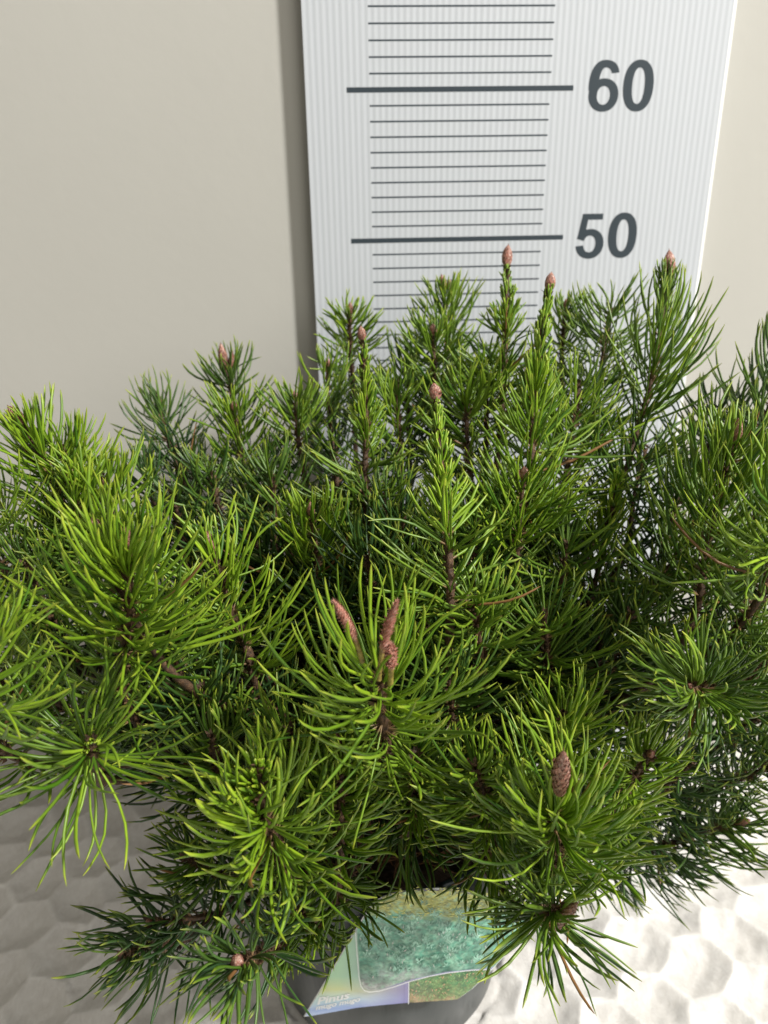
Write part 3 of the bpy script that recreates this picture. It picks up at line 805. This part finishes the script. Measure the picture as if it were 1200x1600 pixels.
pix(850, 960, 32, 850, 1080, 34, 4.0, 'open', NB, tone=.5)
# buds of the front shoots, each leaning its own way
kids = [o for o in pine.children if o.name.startswith('branch')]
def bud_at(u0, v0, y0, u1, v1, y1, R, kind, near):
    a = at(u0, v0, y0); b = at(u1, v1, y1)
    bud_mesh(a, b-a, float(np.linalg.norm(b-a)), R, kind, near)
def near_branch(u, v, y):
    p = at(u, v, y)*CM
    best = None
    for br in kids:
        off = np.array(pine.location)
        co = np.array([tuple(w.co) for w in br.data.vertices[:]])
        d = np.min(np.linalg.norm(co+off-p, axis=1))
        if best is None or d < best[0]: best = (d, br)
    return best[1]
nb = near_branch(596, 1060, 24.3)
bud_at(566, 1034, 23.6, 541, 936, 23.0, .135, 'candle', nb)
bud_at(592, 1062, 23.5, 600, 930, 22.9, .135, 'candle', nb)
bud_at(610, 1068, 23.2, 614, 992, 22.2, .150, 'candle', nb)
nb = near_branch(866, 1258, 22.6)
bud_at(874, 1238, 21.7, 880, 1162, 20.7, .30, 'bud', nb)
bud_at(896, 1240, 22.4, 897, 1226, 22.2, .09, 'bud', nb)
bud_at(866, 1215, 22.6, 861, 1182, 22.4, .10, 'bud', nb)
nb = near_branch(872, 1420, 22.5)
bud_at(868, 1450, 22.6, 904, 1400, 21.6, .23, 'bud', nb)

# inner filling growth of the crown
placed = 0; BAG = []
for i in range(400):
    if placed >= 78: break
    th = rng.uniform(0, 2*np.pi); el = rng.uniform(-.12, 1.35)
    rr = rng.uniform(.50, .74)
    d = np.array([math.cos(th)*math.cos(el), math.sin(th)*math.cos(el), math.sin(el)])
    c = np.array([PX, PY-1.0, 22.0])
    tip = c+d*np.array([25.0, 17.0, 22.0])*rr
    if tip[1] > BOARD_Y-7 or tip[2] < 19: continue
    if tip[1] < 33 and tip[2] < 23 : continue
    base = c+(tip-c)*0.72+np.array([0, 0, -1.0])
    shoot(tip, base, rng.uniform(3.8, 4.8), 'open', NB, tone=rng.uniform(.85, 1.0), dens=.7, old=3.5, bag=BAG)  # old needle tone, darkened to paint in the shade inside the crown
    placed += 1

def stack_faces(fs, vs):
    o = np.cumsum([0]+[len(v) for v in vs[:-1]]); return np.concatenate([f+k_ for f, k_ in zip(fs, o)])
cat_ = lambda i: np.concatenate([b[i] for b in BAG])
inner = make('inner_twigs', cat_(0), stack_faces([b[1] for b in BAG], [b[0] for b in BAG]), M_BARK, pine, attrs={'along': np.zeros(len(cat_(0)))})
inner['kind'] = 'stuff'
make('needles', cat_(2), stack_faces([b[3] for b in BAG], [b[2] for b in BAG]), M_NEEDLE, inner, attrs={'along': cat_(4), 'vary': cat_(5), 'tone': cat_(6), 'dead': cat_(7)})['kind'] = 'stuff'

# trunk
P = bez(np.array([PX, PY, 15.2]), np.array([PX+.4, PY-.3, 19]), np.array([PX-.5, PY+.2, 22]), np.array([PX+.2, PY, 27.0]), 24)
P, s = resample(P, .4)
V, F, *_ = tube(P, np.interp(s, [0, s[-1]], [1.15, .5]), 12, .06)
make('trunk', V, F, M_BARK, pine, attrs={'along': np.zeros(len(V))})

# dead needles fallen on the soil
n = 420
a_ = rng.uniform(0, 2*np.pi, n); r_ = 9.0*np.sqrt(rng.uniform(0, 1, n)); dd = nrm(np.stack([rng.standard_normal(n), rng.standard_normal(n), np.abs(rng.normal(0, .18, n))], -1))
N_ = nrm(np.cross(dd, np.array([0, 0, 1.0])+.01*rng.standard_normal((n, 3))))
V, F, al, per = needles(np.stack([PX+r_*np.cos(a_)*.9, PY+r_*np.sin(a_)*.9, np.full(n, 16.0)], -1), dd, N_, np.full(n, .05), rng.normal(0, .3, n), rng.normal(0, .3, n), rng.uniform(1.5, 3.4, n), np.full(n, .05), np.zeros(n))
M_DEAD = plain('dead_needle', (0.33, 0.17, 0.085), 0.6, 0.3)
tag(make('needle_litter', V, F, M_DEAD), kind='stuff', label='dry reddish brown dead needles scattered on the potting soil', cat='dead needles')
